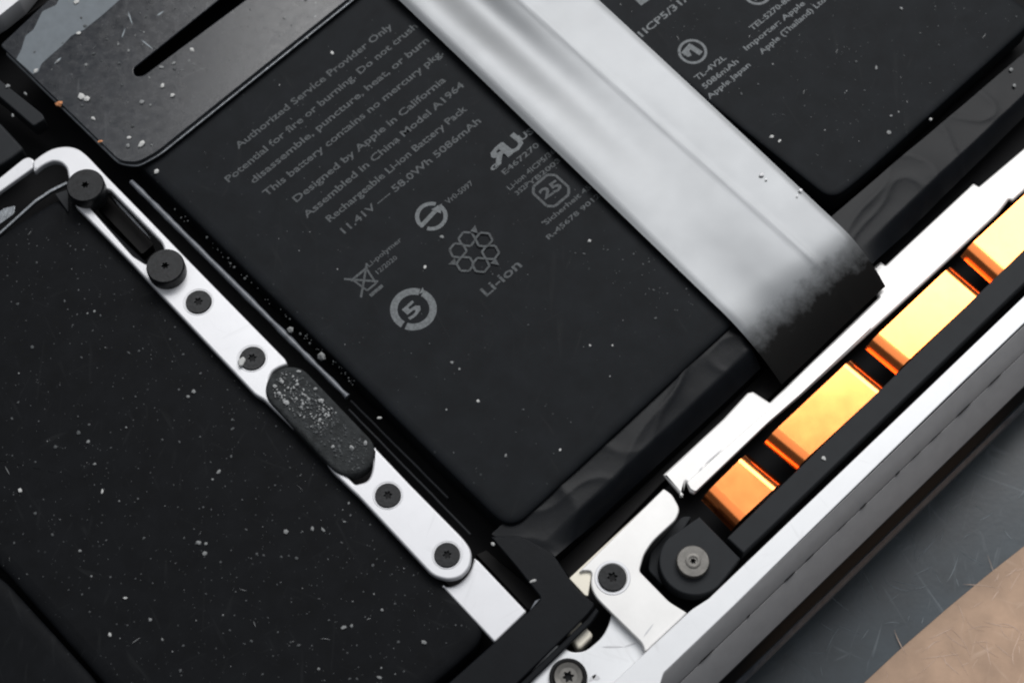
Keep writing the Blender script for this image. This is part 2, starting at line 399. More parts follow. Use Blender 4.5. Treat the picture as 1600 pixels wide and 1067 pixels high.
def flat_mesh(loops_list, z):
    """several flat outlines at one level, as one thin print"""
    bm = bmesh.new()
    for me_ in loops_list:
        bm.from_mesh(me_); bpy.data.meshes.remove(me_)
    me = bpy.data.meshes.new('print'); bm.to_mesh(me); bm.free()
    return me
def fill(loops, z):
    cu = bpy.data.curves.new('outline', 'CURVE'); cu.dimensions = '2D'; cu.fill_mode = 'FRONT'
    for lp in loops:
        sp = cu.splines.new('POLY'); sp.points.add(len(lp) - 1); sp.use_cyclic_u = True
        for q, p in zip(sp.points, lp): q.co = (p.x, p.y, 0, 1)
    o = bpy.data.objects.new('outline', cu); CO.objects.link(o)
    dg = bpy.context.evaluated_depsgraph_get(); dg.update()
    me = bpy.data.meshes.new_from_object(o.evaluated_get(dg), depsgraph=dg)
    bpy.data.objects.remove(o); bpy.data.curves.remove(cu)
    me.transform(Matrix.Translation((0, 0, z))); me.materials.clear()
    return me
PRINT_Z = ZB + 0.003
def text_mesh(s, a, b, h, z=PRINT_Z, bold=0.02, flip=False):
    """lettering whose baseline runs from photograph point a to b, capitals h centimetres tall"""
    cu = bpy.data.curves.new('lettering', 'FONT'); cu.body = s; cu.size = 1.0; cu.offset = bold
    cu.resolution_u = 2
    o = bpy.data.objects.new('lettering', cu); CO.objects.link(o)
    dg = bpy.context.evaluated_depsgraph_get(); dg.update()
    me = bpy.data.meshes.new_from_object(o.evaluated_get(dg), depsgraph=dg)
    bpy.data.objects.remove(o); bpy.data.curves.remove(cu); me.materials.clear()
    x0 = min(v.co.x for v in me.vertices); x1 = max(v.co.x for v in me.vertices)
    p, q = P(*a, z), P(*b, z); d = q - p; L = d.length; d.normalize(); nn = Vector((-d.y, d.x, 0))
    for v in me.vertices:
        t = (v.co.x - x0) / (x1 - x0)
        if flip: t = 1 - t
        v.co = p + d * t * L + nn * (v.co.y / 0.70 * h)
    return me
def print_text(s, a, b, h, parent, m=None, bold=0.02):
    return link('printed_text', text_mesh(s, a, b, h, bold=bold), m or M['ink'], parent, 0)

off = lambda p, k=1.0: (p[0] + 3.4 * k, p[1] + 4.6 * k)      # from a line's middle down to its baseline
H = 0.112
for s, a, b in (('Authorized Service Provider Only', (369, 229), (611, 38)),
                ('Potential for fire or burning. Do not crush', (354, 281), (650, 38)),
                ('disassemble, puncture, heat, or burn', (393, 283), (668, 60)),
                ('This battery contains no mercury pkg.', (413, 303), (690, 80)),
                ('Designed by Apple in California', (460, 312), (694, 122)),
                ('Assembled in China Model A1964', (476, 337), (723, 130)),
                ('Rechargeable Li-ion Battery Pack', (512, 343), (727, 167)),
                ('11.41V \u2014 58.0Wh 5086mAh', (535, 361), (749, 186))):
    print_text(s, off(a), off(b), H, cell_a)
FA = cell_a
for s, a, b, h in (('E467270', (786, 270), (841, 224), 0.085), ('Li-ion 4ICP5/36', (794, 294), (866, 234), 0.08), ('3S2P', (806, 302), (826, 285), 0.075),
                   ('YB2003', (826, 287), (874, 248), 0.075), ('Sicherheit 45', (851, 348), (922, 290), 0.08), ('R-45678 9012', (855, 371), (936, 303), 0.075),
                   ('Li-polymer', (574, 414), (626, 372), 0.075), ('12/2020', (588, 425), (619, 400), 0.07), ('Vr0-5097', (697, 316), (738, 284), 0.085)):
    print_text(s, off(a, .8), off(b, .8), h, cell_a)
print_text('Li-ion', off((757, 459)), off((813, 411)), 0.15, cell_a, bold=0.02)
# component mark: a mirrored R joined to a U
rm = [text_mesh('R', off((767, 256), 1.6), off((796, 231), 1.6), 0.24, bold=0.04, flip=True), text_mesh('U', off((793, 236), 1.6), off((816, 215), 1.6), 0.24, PRINT_Z + 0.001, bold=0.04)]
link('component_mark', flat_mesh(rm, 0), M['ink_bright'], cell_a, 0)
print_text('c', off((765, 262), 1.3), off((775, 254), 1.3), 0.11, cell_a, M['ink_bright'], 0.02)
print_text('US', off((811, 216)), off((832, 202)), 0.10, cell_a, M['ink_bright'], 0.03)

def frame_at(px, py, z=PRINT_Z):
    """a local frame on the cell: x along the text, y up the page, in photograph pixels near that spot"""
    o = P(px, py, z); k = (P(px + 10, py, z) - o).length / 10
    Y = Vector((-U.y, U.x, 0))
    return lambda x, y: o + U * x * k + Y * y * k
def arc_band(fr, r0, r1, a0, a1, cx=0, cy=0, n=22):
    A0, A1 = math.radians(a0), math.radians(a1)
    out = [fr(cx + r1 * math.cos(A0 + (A1 - A0) * i / n), cy + r1 * math.sin(A0 + (A1 - A0) * i / n)) for i in range(n + 1)]
    return out + [fr(cx + r0 * math.cos(A1 - (A1 - A0) * i / n), cy + r0 * math.sin(A1 - (A1 - A0) * i / n)) for i in range(n + 1)]
def bar2(fr, x0, y0, x1, y1, wd):
    d = Vector((x1 - x0, y1 - y0)).normalized(); nx, ny = -d.y * wd / 2, d.x * wd / 2
    return [fr(x0 + nx, y0 + ny), fr(x1 + nx, y1 + ny), fr(x1 - nx, y1 - ny), fr(x0 - nx, y0 - ny)]
def symbol(name, px, py, build, parent, m):
    fr = frame_at(px, py)
    return link(name, flat_mesh([fill([lp], PRINT_Z + 0.0007 * i) for i, lp in enumerate(build(fr))], 0), m, parent, 0)
# ring of two arrows round a 5
symbol('ring_symbol', 646, 483, lambda f: [arc_band(f, 25, 36.5, 30, 195), arc_band(f, 25, 36.5, 206, 380), [f(27 * math.cos(.52), 27 * math.sin(.52)), f(40 * math.cos(.46), 40 * math.sin(.46)), f(34 * math.cos(.3), 34 * math.sin(.3))]], cell_a, M['ink_bright'])
print_text('5', (641, 500), (661, 482), 0.20, cell_a, M['ink_bright'], 0.03)
symbol('arrow_symbol', 674, 338, lambda f: [arc_band(f, 19, 25.5, 30, 190), arc_band(f, 19, 25.5, 210, 370), bar2(f, -24, -2, 21, 4, 7), [f(8, 9), f(27, 5), f(14, -7)]], cell_a, M['ink_bright'])
def recycle(f):
    out = []
    for k in range(3):
        a = math.radians(90 + 120 * k + 12)
        for da in (-0.50, 0.50):
            cx, cy = 25.5 * math.cos(a + da), 25.5 * math.sin(a + da)
            for q in range(6):
                b0 = a + da + math.radians(60 * q); b1 = b0 + math.radians(60)
                rr = 13.5
                out.append(bar2(f, cx + rr * math.cos(b0), cy + rr * math.sin(b0), cx + rr * math.cos(b1), cy + rr * math.sin(b1), 3.6))
        t = a + 1.05
        out.append([f(32 * math.cos(t - .1), 32 * math.sin(t - .1)), f(46 * math.cos(t + .05), 46 * math.sin(t + .05)), f(36 * math.cos(t + .25), 36 * math.sin(t + .25))])
    return out
symbol('recycling_symbol', 741, 394, recycle, cell_a, M['ink'])
symbol('crossed_bin_symbol', 570, 438, lambda f: [bar2(f, -22, 24, 14, -16, 3.6), bar2(f, 22, 20, -24, -18, 3.6), bar2(f, -13, 12, -9, -16, 3.2), bar2(f, 15, 12, 9, -16, 3.2), bar2(f, -10, -16, 10, -16, 3.2), bar2(f, -17, 14, 18, 14, 4), bar2(f, -12, -26, 14, -26, 6)], cell_a, M['ink'])
def box25(f):
    out = []; c = [(-24, -15), (-15, -24), (15, -24), (24, -15), (24, 15), (15, 24), (-15, 24), (-24, 15)]
    return [bar2(f, *c[i], *c[(i + 1) % 8], 4.5) for i in range(8)]
symbol('boxed_number_symbol', 861, 298, box25, cell_a, M['ink'])
print_text('25', (851, 312), (880, 293), 0.17, cell_a, M['ink'], 0.03)
# the other cell
symbol('square_mark', 1003, -6, lambda f: [[f(-14, -12), f(12, -14), f(15, 14), f(-12, 12)]], cell_b, M['ink_bright'])
print_text('1ICP5/31/1', off((1000, 54)), off((1078, -9)), 0.115, cell_b, M['ink_bright'], 0.02)
symbol('round_logo', 1082, 81, lambda f: [arc_band(f, 18.5, 23, 0, 180), arc_band(f, 18.5, 23, 180, 360), bar2(f, -14, 7, 8, 10, 8), bar2(f, -10, -3, -5, 10, 8), bar2(f, 4, 10, 7, -12, 9), bar2(f, -7, 9, -13, 2, 6)], cell_b, M['ink_bright'])
symbol('round_logo', 1183, -10, lambda f: [arc_band(f, 17.5, 22, 0, 180), arc_band(f, 17.5, 22, 180, 360), bar2(f, -12, -4, 12, -6, 8), bar2(f, -9, 4, 9, 4, 6)], cell_b, M['ink_bright'])
for s, a, b, h in (('TL-4V2L', (1087, 123), (1133, 88), 0.09), ('5086mAh', (1099, 136), (1152, 94), 0.09), ('Apple Japan', (1106, 152), (1171, 99), 0.085),
                   ('TEL:5270-8000', (1173, 45), (1246, -14), 0.09), ('Importer: Apple', (1164, 76), (1256, 3), 0.09), ('Apple (Thailand) Ltd', (1188, 82), (1288, -2), 0.09)):
    print_text(s, off(a, .8), off(b, .8), h, cell_b, M['ink_bright'], 0.02)

# ------------------------------------------------------------------ lower left cell and its foil lip
zl = -0.12
lcell = empty('trackpad_cell', P(350, 750, -0.6), 'dusty black flat cell filling the bottom left beside the screwed rail', 'battery')
pouch('cell_body', [(-420, 640), (0, 364), (112, 296), (240, 420), (770, 985), (690, 1058), (330, 1330), (200, 1110), (-10, 872)], zl, 0.45, 0.12, M['left_cell'], lcell, r=0.10)
lip = plate('foil_lip', [(-200, 492), (0, 361), (54, 312), (78, 296), (104, 283), (106, 287), (80, 300), (56, 316), (0, 366), (-200, 497)], zl + 0.03, 0.06, M['foil_dull'], lcell, r=0.01, bevel=0.008)
lip['label'] = 'thin bright foil edge along the top of the dusty black cell'
plate('corner_flap', [(86, 303), (106, 296), (107, 332)], zl + 0.05, 0.02, M['bar'], lcell, r=0.02, bevel=0.005)
tag(pouch('side_cell', [(-12, 886), (170, 1085), (100, 1300), (-300, 1200), (-300, 860)], zl - 0.02, 0.45, 0.12, M['left_cell'], None, r=0.10),
    'dusty black cell cut off by the bottom left corner of the picture', 'battery')

# ------------------------------------------------------------------ grey cable beside the battery
def tube(name, pts, r, m, parent=None, n=10, wob=0.0):
    bm = bmesh.new(); rings = []
    for i, p in enumerate(pts):
        d = (pts[min(i + 1, len(pts) - 1)] - pts[max(i - 1, 0)]).normalized()
        a = d.cross(Vector((0, 0, 1))).normalized(); b = a.cross(d)
        rr = r * (1 + wob * noise.noise(p * 6))
        rings.append([bm.verts.new(p + (a * math.cos(2 * math.pi * k / n) + b * math.sin(2 * math.pi * k / n)) * rr) for k in range(n)])
    for A_, B_ in zip(rings, rings[1:]):
        for k in range(n): bm.faces.new((A_[k], A_[(k + 1) % n], B_[(k + 1) % n], B_[k]))
    bm.faces.new(rings[0]); bm.faces.new(rings[-1])
    bmesh.ops.recalc_face_normals(bm, faces=bm.faces)
    me = bpy.data.meshes.new(name); bm.to_mesh(me); bm.free()
    return link(name, me, m, parent, 60)
def px_path(a, b, z, n, wob=0.0):
    p, q = P(*a, z), P(*b, z)
    return [p.lerp(q, i / n) + Vector((0, 0, wob * noise.noise(Vector((i * 0.7, z, 0))))) + V * 0 for i in range(n + 1)]
tag(tube('cable', px_path((205, 284), (543, 620), -0.12, 40, 0.01), 0.042, M['rod'], wob=0.35), 'long thin grey cable lying in the gap between rail and battery', 'cable')
tag(tube('wire', px_path((548, 626), (700, 778), -0.40, 20, 0.02), 0.02, M['bar']), 'thin black wire below the grey cable, nearer the battery', 'wire')
tag(tube('wire', px_path((545, 640), (735, 835), -0.40, 20, 0.02), 0.02, M['bar']), 'thin black wire below the grey cable, nearer the rail', 'wire')

# ------------------------------------------------------------------ dark grey sheet at the top left
zc = 0.16
card = empty('cover_sheet', P(250, 100, zc - 0.06), 'dark grey scuffed cover sheet with a long slot at the top left', 'cover')
co = [(0, 71), (187, 252), (215, 254), (246, 237), (560, -14), (700, -130), (420, -320), (80, -4)]
slot = [(207, 108), (352, -8), (500, -123), (541, -124), (388, -3), (223, 119), (211, 119)]
plate('sheet_panel', co, zc, 0.05, M['card'], card, r=[0.05, 0.10, 0.10, 0.12, 0, 0, 0, 0.05], bevel=0.015, holes=[slot], hr=0.08)
plate('rim_lip', [(8, 84), (186, 257), (216, 261), (250, 243), (566, -10), (700, -118), (420, -300), (80, 4)], zc - 0.065, 0.04, M['foil_dull'], card, r=[0.05, 0.10, 0.10, 0.12, 0, 0, 0, 0.05], bevel=0.012, holes=[[(200, 106), (350, -12), (500, -130), (550, -125), (396, 0), (226, 128), (208, 126)]], hr=0.08)
plate('adhesive_patch', [(25, 93), (33, 78), (40, 56), (52, 47), (66, 18), (88, 8), (95, -8), (200, -8), (187, 0), (160, 24), (130, 48), (112, 56), (97, 72), (78, 88), (64, 101), (60, 113), (52, 117)], zc + 0.006, 0.010, M['patch'], card, r=0.03, bevel=0.003)
scratches('scratch', [((115, 30), (122, 38), 1), ((85, 100), (96, 90), 2), ((200, 18), (207, 40), 1), ((220, 62), (240, 78), 1), ((190, 60), (196, 44), 1), ((245, 25), (256, 18), 1.5)], zc + 0.003, 0.008, M['pale_scratch'], card)
tag(plate('frame_bar', [(-60, 75), (0, 125), (66, 178), (70, 186), (52, 197), (0, 152), (-60, 110)], -0.05, 0.3, M['bar'], None, r=0.04, bevel=0.02), 'dusty black frame bar left of the cover sheet', 'bar')
tag(plate('hinge_block', [(-60, 160), (0, 192), (37, 232), (20, 245), (0, 258), (-60, 280)], -0.10, 0.3, M['bar'], None, r=0.06, bevel=0.04), 'black block at the left edge above the white hook', 'block')
tag(plate('corner_plate', [(-60, 60), (0, 24), (30, 0), (80, -60), (-60, -80)], 0.25, 0.4, M['alu'], None, r=0.02, bevel=0.01), 'white metal corner cut off by the top left of the picture', 'plate')
plate('dark_ledge', [(-60, 72), (0, 33), (52, -4), (100, -40), (110, -20), (60, 12), (0, 55), (-60, 95)], -0.2, 0.2, M['lip'], laptop, r=0.02, bevel=0.02)
# ------------------------------------------------------------------ white rail bracket
zr = 0.04
rail = empty('rail_bracket', P(420, 590, zr - 0.14), 'long white metal rail with a hooked slotted end, running diagonally between two black cells', 'bracket')
outer = [(62, 243), (82, 231), (105, 228), (122, 232), (136, 243), (168, 277), (228, 338), (292, 404), (446, 561), (449, 569), (437, 573), (425, 580), (420, 592), (418, 606),
         (440, 640), (500, 703), (555, 757), (575, 752), (582, 735), (584, 697), (640, 756), (726, 843), (738, 862), (735, 886), (720, 902), (699, 906), (676, 899), (560, 775), (548, 764), (520, 737), (498, 707), (412, 624), (398, 616), (256, 466), (206, 412), (117, 321), (112, 300), (107, 278), (104, 262), (95, 253), (82, 251), (66, 258), (53, 269), (50, 253)]
rr = [0.06, .15, .15, .15, .1, 0, 0, 0, .06, .03, .06, .06, .06, .03, .03, 0, .03, .1, .1, .03, 0, .12, .15, .15, .15, .15, .1, .05, .05, .05, .03, .04, .05, 0, 0, .05, .05, .05, .05, .08, .12, .08, .03, .03]
plate('rail_plate', outer, zr, 0.13, M['alu'], rail, r=rr, bevel=0.028, holes=[[(138, 322), (150, 300), (163, 295), (172, 297), (252, 378), (257, 390), (240, 405), (229, 414), (207, 400)]], hr=0.05)
plate('slot_wall', [(150, 322), (168, 306), (240, 382), (222, 398)], zr - 0.35, 0.2, M['lip'], rail, r=0.04, bevel=0.01)
scratches('slot_edge', [((173, 305), (236, 374), 1)], zr - 0.145, 0.02, M['rod'], rail)
tag(plate('bracket_arm', [(-60, 322), (0, 277), (36, 248), (45, 245), (54, 250), (52, 262), (0, 299), (-60, 350)], zr - 0.03, 0.1, M['alu'], None, r=[0, 0, .05, .05, .05, .03, 0, 0], bevel=0.022), 'narrow white metal arm leading off the left edge from the hook', 'bracket')
tag(plate('foil_scrap', [(-20, 345), (6, 325), (24, 321), (22, 334), (0, 350), (-20, 362)], -0.12, 0.03, M['foil_dull'], None, r=0.03, bevel=0.008), 'small scrap of grey foil at the left edge under the white arm', 'foil')
tag(plate('end_plate', [(690, 914), (702, 917), (716, 912), (729, 900), (737, 887), (741, 871), (748, 876), (823, 955), (773, 1003), (697, 922)], zr - 0.16, 0.10, M['alu'], None, r=[.02, .08, .08, .08, .08, .02, .02, .03, .03, .03], bevel=0.022),
    'plain white metal end plate past the round tip of the rail', 'plate')

# ------------------------------------------------------------------ screws
def star(c, r, z, depth, n=6, rot=0.2):
    pts = []
    for k in range(n * 4):
        a = 2 * math.pi * k / (n * 4) + rot
        pts.append(c + Vector((math.cos(a), math.sin(a), 0)) * r * (0.80 + 0.22 * math.cos(n * (a - rot))))
    return pts
def socket_mesh(c, r, z, depth):
    """a star recess: rim, walls and floor"""
    bm = bmesh.new(); top = star(c, r, z, depth)
    A_ = [bm.verts.new(Vector((p.x, p.y, z))) for p in top]; B_ = [bm.verts.new(Vector((c.x + (p.x - c.x) * .9, c.y + (p.y - c.y) * .9, z - depth))) for p in top]
    for k in range(len(A_)): bm.faces.new((A_[k], A_[(k + 1) % len(A_)], B_[(k + 1) % len(A_)], B_[k]))
    bm.faces.new(B_)
    me = bpy.data.meshes.new('socket'); bm.to_mesh(me); bm.free(); return me
def head_mesh(c, prof, r_in, z_in, n=48):
    """a turned head whose top face is cut open by the star recess"""
    bm = bmesh.new(); rings = []
    for r, z in prof: rings.append([bm.verts.new((c.x + r * math.cos(2 * math.pi * k / n), c.y + r * math.sin(2 * math.pi * k / n), z)) for k in range(n)])
    st = star(c, r_in, z_in, 0); m = len(st)
    rings.append([bm.verts.new((st[int(k * m / n)].x + (0 if True else 0), st[int(k * m / n)].y, z_in)) if k % 2 == 0 else None for k in range(n)])
    last = rings.pop(); last = [v for v in last if v]
    for A_, B_ in zip(rings, rings[1:]):
        for k in range(n): bm.faces.new((A_[k], A_[(k + 1) % n], B_[(k + 1) % n], B_[k]))
    O_ = rings[-1]; q = len(last)
    for k in range(q):
        bm.faces.new((O_[2 * k], O_[(2 * k + 1) % n], last[k])); bm.faces.new((O_[(2 * k + 1) % n], O_[(2 * k + 2) % n], last[(k + 1) % q], last[k]))
    bmesh.ops.recalc_face_normals(bm, faces=bm.faces)
    me = bpy.data.meshes.new('head'); bm.to_mesh(me); bm.free(); return me
def screw(px, py, r_px, z, h, label, group, cat='screw', m='screw', s_frac=0.40, dome=0.0, below=0.1):
    c = P(px, py, z); k = (P(px + 10, py, z) - c).length / 10; r = r_px * k
    t = empty('screw', Vector((c.x, c.y, z - h)), label, cat, group)
    prof = [(r * 0.96, z - h - below), (r, z - h * 0.9), (r, z - 0.03), (r * 0.985, z - 0.015), (r * 0.94, z), (r * 0.62, z + dome), (r * s_frac * 1.12, z + dome)]
    link('screw_head', head_mesh(c, prof, r * s_frac, z + dome), M[m], t, 30)
    link('socket', socket_mesh(c, r * s_frac, z + dome, min(0.07, h * 0.55)), M['socket'], t, 20)
    return t
def washer(name, px, py, r0, r1, z, h, m, parent=None):
    c = P(px, py, z); k = (P(px + 10, py, z) - c).length / 10
    return link(name, lathe_mesh(c, [(r0 * k, z - h), (r1 * k, z - h), (r1 * k, z - 0.01), (r1 * k - 0.01, z), (r0 * k + 0.01, z), (r0 * k, z - 0.01), (r0 * k, z - h)]), m, parent, 35)
G = 'black star-headed screws'
screw(133, 289, 29.5, zr + 0.22, 0.24, 'tall black shoulder screw in the hooked end of the rail', 'tall black shoulder screws', s_frac=0.22)
screw(258, 415, 30, zr + 0.22, 0.24, 'tall black shoulder screw at the lower end of the rail slot', 'tall black shoulder screws', s_frac=0.22)
for px, py, lab in ((310, 471, 'black screw in the rail just below the rail slot and its tall shoulder screw'), (394, 559, 'black screw in the rail just above the dusty foam pad'),
                    (606, 773, 'black screw in the rail just below the dusty foam pad'), (698.5, 866, 'black screw in the rounded lower tip of the rail')):
    s_ = screw(px, py, 20.5, zr + 0.03, 0.05, lab, G, s_frac=0.36)
    washer('recess_ring', px, py, 20.8, 24.5, zr + 0.006, 0.03, M['alu'], s_)
tag(link('crumb', curve_mesh([rounded(px_loop([(371, 562), (380, 556), (384, 561), (379, 571), (373, 572)], zr + 0.06), 0.02)], zr + 0.06, 0.05, 0.02), M['dust_bright'], None, 60), 'pale grey crumb stuck beside the screw above the foam pad', 'crumb')

# ------------------------------------------------------------------ foam pad with its dirt
zf = 0.10
c1, c2 = P(452, 606, zf), P(547, 706, zf)
def capsule(a, b, r, n=18):
    d = (b - a).normalized(); nn = Vector((-d.y, d.x, 0)); out = []
    for k in range(n + 1):
        t = math.pi / 2 + math.pi * k / n; out.append(a + d * math.cos(t) * r + nn * math.sin(t) * r)
    for k in range(n + 1):
        t = -math.pi / 2 + math.pi * k / n; out.append(b + d * math.cos(t) * r + nn * math.sin(t) * r)
    return out
foam = link('foam_pad', curve_mesh([capsule(c1, c2, 0.335)], zf, 0.26, 0.06, 4), M['foam'], None, 50)
tag(foam, 'dusty dark foam pad with rounded ends set into the white rail', 'foam pad')

def blobs(name, spots, m, parent=None, kind='stuff', flat=0.6, seed=1):
    """spots: (photograph x, y, level, radius in pixels)"""
    rnd = random.Random(seed); bm = bmesh.new()
    for x, y, z, r in spots:
        c = P(x, y, z); k = r * 0.0091
        s = bmesh.ops.create_icosphere(bm, subdivisions=1, radius=1.0)['verts']
        sx, sy = k * rnd.uniform(.6, 1.3), k * rnd.uniform(.6, 1.3); a = rnd.uniform(0, 3.14); ca, sa = math.cos(a), math.sin(a)
        for v in s:
            q = v.co * rnd.uniform(0.7, 1.2)
            X, Y = q.x * sx, q.y * sy
            v.co = c + Vector((X * ca - Y * sa, X * sa + Y * ca, q.z * min(sx, sy) * flat + k * 0.25))
    me = bpy.data.meshes.new(name); bm.to_mesh(me); bm.free()
    o = link(name, me, m, parent, 0); o['kind'] = kind; return o
rnd = random.Random(11)
cellA = [(260, 290), (560, 20), (620, 10), (1180, 520), (1100, 500), (800, 790), (560, 590)]
cellB = [(960, 0), (1580, 0), (1590, 30), (1320, 300)]
leftP = [(0, 380), (110, 320), (740, 985), (600, 1067), (190, 1067), (0, 880)]
cardP = [(10, 85), (180, 240), (240, 225), (520, 0), (110, 0)]
def scatter(poly, n, z, r0, r1, power=2.5):
    xs = [p[0] for p in poly]; ys = [p[1] for p in poly]; out = []
    while len(out) < n:
        x, y = rnd.uniform(min(xs), max(xs)), rnd.uniform(min(ys), max(ys))
        if inside(poly, x, y) and not (poly is cardP and inside(slot, x, y)) and -20 < x < 1620 and -20 < y < 1090: out.append((x, y, z, r0 + (r1 - r0) * rnd.random() ** power))
    return out
foam_poly = [(425, 600), (440, 578), (470, 585), (575, 695), (570, 730), (545, 735), (430, 620)]
blobs('grit', scatter(foam_poly, 420, zf, 0.7, 2.6, 1.5), M['dust_dim'], foam, seed=2, flat=0.9)
blobs('grit', scatter([(425, 600), (440, 578), (470, 585), (530, 650), (500, 680), (430, 620)], 170, zf + 0.01, 0.7, 2.4, 1.5) + [(467, 581, zf, 3.5), (440, 597, zf, 4), (430, 604, zf, 3), (465, 601, zf, 2.5), (482, 625, zf, 4.5), (502, 627, zf, 4.5), (471, 637, zf, 4), (463, 623, zf, 3.5), (500, 657, zf, 3.5), (520, 698, zf, 3.5), (493, 608, zf, 4), (436, 615, zf, 4), (448, 630, zf, 4.5), (571, 693, zf, 4), (550, 700, zf, 4)], M['grit_pale'], foam, seed=3, flat=0.9)

# ------------------------------------------------------------------ tapes
def fbm(p, s, o=3): return sum(noise.noise(p * s * 2 ** i + Vector((3.1 * i, 7.7, 1.3))) / 2 ** i for i in range(o))
def ridged(p, s): return 1 - abs(noise.noise(p * s)) * 2
zs = 0.15
def tape_h(s, t, p):
    # one soft fold line along the strip, slight waves, and the far end bending down over the battery's edge
    k = max(0.0, 1 - t * 1.35)
    h = 0.035 * noise.noise(Vector((s * 2.6, t * 2.2, 4.0)))
    h += -0.09 * k ** 1.3 * math.exp(-((s - 0.40) / 0.13) ** 2) + 0.05 * k * math.exp(-((s - 0.12) / 0.12) ** 2)
    h += -0.03 * (1 - k) * math.exp(-((s - 0.25) / 0.2) ** 2)
    fold = 0.60 + 0.10 * t
    h += 0.012 * math.exp(-((s - fold) / 0.02) ** 2) + 0.006 * fbm(p, 0.8, 3)
    h += 0.02 * max(0, abs(s - 0.5) - 0.46) / 0.04 * -1
    v = Vector((0, 0, max(h, -0.125)))
    t0 = 0.845
    if t > t0:
        q = (t - t0) / (1 - t0); v += Vector((0, 0, -0.42 * q ** 2.0)) - V * 0.03 * q * q
    return v
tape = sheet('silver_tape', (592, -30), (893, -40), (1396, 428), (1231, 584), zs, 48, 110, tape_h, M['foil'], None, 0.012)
tag(tape, 'wide silver foil tape across the battery, its bent lower end coloured as a dark reflection with a worn edge', 'tape')
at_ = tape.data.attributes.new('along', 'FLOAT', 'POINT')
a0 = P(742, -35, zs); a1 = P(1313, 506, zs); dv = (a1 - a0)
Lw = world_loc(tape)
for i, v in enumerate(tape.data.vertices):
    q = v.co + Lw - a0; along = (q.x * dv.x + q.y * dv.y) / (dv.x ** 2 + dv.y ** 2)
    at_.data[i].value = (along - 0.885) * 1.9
blobs('smudge', [(1190, 274, zs + 0.02, 4), (1197, 281, zs + 0.02, 3), (1251, 297, zs + 0.02, 2.5), (1246, 306, zs + 0.02, 2.5)], M['scratch'], tape, seed=5, flat=.3)

def crinkle(a, seed, droop=0.25):
    def f(s, t, p):
        e = min(s, 1 - s, t, 1 - t)
        q = p + Vector((seed, seed * 0.7, 0))
        h = a * (1.2 * max(0, ridged(q, 0.55)) ** 5 + 0.9 * noise.noise(q * 0.7) + 0.5 * max(0, ridged(q + Vector((5, 2, 0)), 1.0)) ** 7 + 0.12 * fbm(q, 2.2, 2))
        return Vector((0, 0, h - min(1, max(0, s - 0.03) * 5) * droop * max(0, t - 0.70) ** 1.4 * 5))
    return f
zt = -0.10
ta = sheet('black_tape', (768, 834), (1130, 491), (1192, 566), (852, 884), zt, 110, 34, crinkle(0.024, 3.0), M['rubber'], None, 0.02)
tag(ta, 'crinkled matte black tape under the cell printed with long text', 'tape')
tb = sheet('black_tape', (1262, 370), (1640, 50), (1680, 98), (1345, 429), zt, 110, 34, crinkle(0.024, 9.0), M['rubber'], None, 0.02)
tag(tb, 'crinkled matte black tape right of the silver tape, along the right cell', 'tape')
tc_ = empty('black_tape', P(850, 960, zt - 0.05), 'short flat black tape running down past the white end plate to the bottom edge', 'tape')
plate('tape_strip', [(766, 838), (815, 836), (864, 864), (900, 918), (931, 944), (916, 962), (790, 1085), (680, 1085), (770, 1005), (823, 957), (846, 934), (806, 884)], zt + 0.035, 0.05, M['rubber'], tc_, r=[.03, .1, .05, .1, .06, .05, .02, .02, .03, .02, .06, .1], bevel=0.018)
plate('folded_lip', [(931, 948), (937, 954), (925, 972), (806, 1088), (796, 1082), (917, 966)], zt - 0.01, 0.06, M['rubber'], tc_, r=0.03, bevel=0.02)
tag(plate('cable_cover', [(836, 938), (846, 934), (832, 950), (820, 966)], zt + 0.02, 0.03, M['rod'], None, r=0.01, bevel=0.01), 'small grey tab beside the corner of the white end plate', 'tab')
plate('inner_wall', [(742, 866), (760, 858), (850, 932), (825, 954)], -0.45, 0.2, M['lip'], laptop, r=0.02)
plate('inner_ledge', [(868, 880), (1010, 752), (1200, 572), (1235, 590), (1195, 630), (1035, 755), (892, 905)], -0.62, 0.2, M['lip'], laptop, r=0.02)

# ------------------------------------------------------------------ white front strip
zw = -0.38
fs = empty('front_strip', P(1300, 520, zw - 0.1), 'long blown-out white metal strip above the copper contacts', 'strip')
plate('strip_plate', [(1036, 741), (1130, 654), (1168, 613), (1177, 611), (1203, 628), (1373, 464), (1350, 430), (1376, 408), (1384, 414), (1514, 293), (1521, 286), (1530, 291), (1600, 232), (1800, 60), (1860, 60), (1600, 299), (1583, 314), (1577, 312), (1560, 334), (1450, 437), (1250, 619), (1198, 663), (1085, 771), (1078, 768), (1072, 752), (1066, 776)], zw, 0.09, M['warm'], fs, r=0.012, bevel=0.035)
plate('raised_edge', [(1073, 753), (1200, 640), (1350, 502), (1362, 512), (1251, 616), (1199, 661), (1087, 768), (1079, 764)], zw + 0.02, 0.05, M['warm'], fs, r=0.03, bevel=0.012)
scratches('scratch', [((1100, 726), (1130, 699), 1), ((1092, 735), (1099, 728), 1)], zw + 0.026, 0.008, M['scratch'], fs)

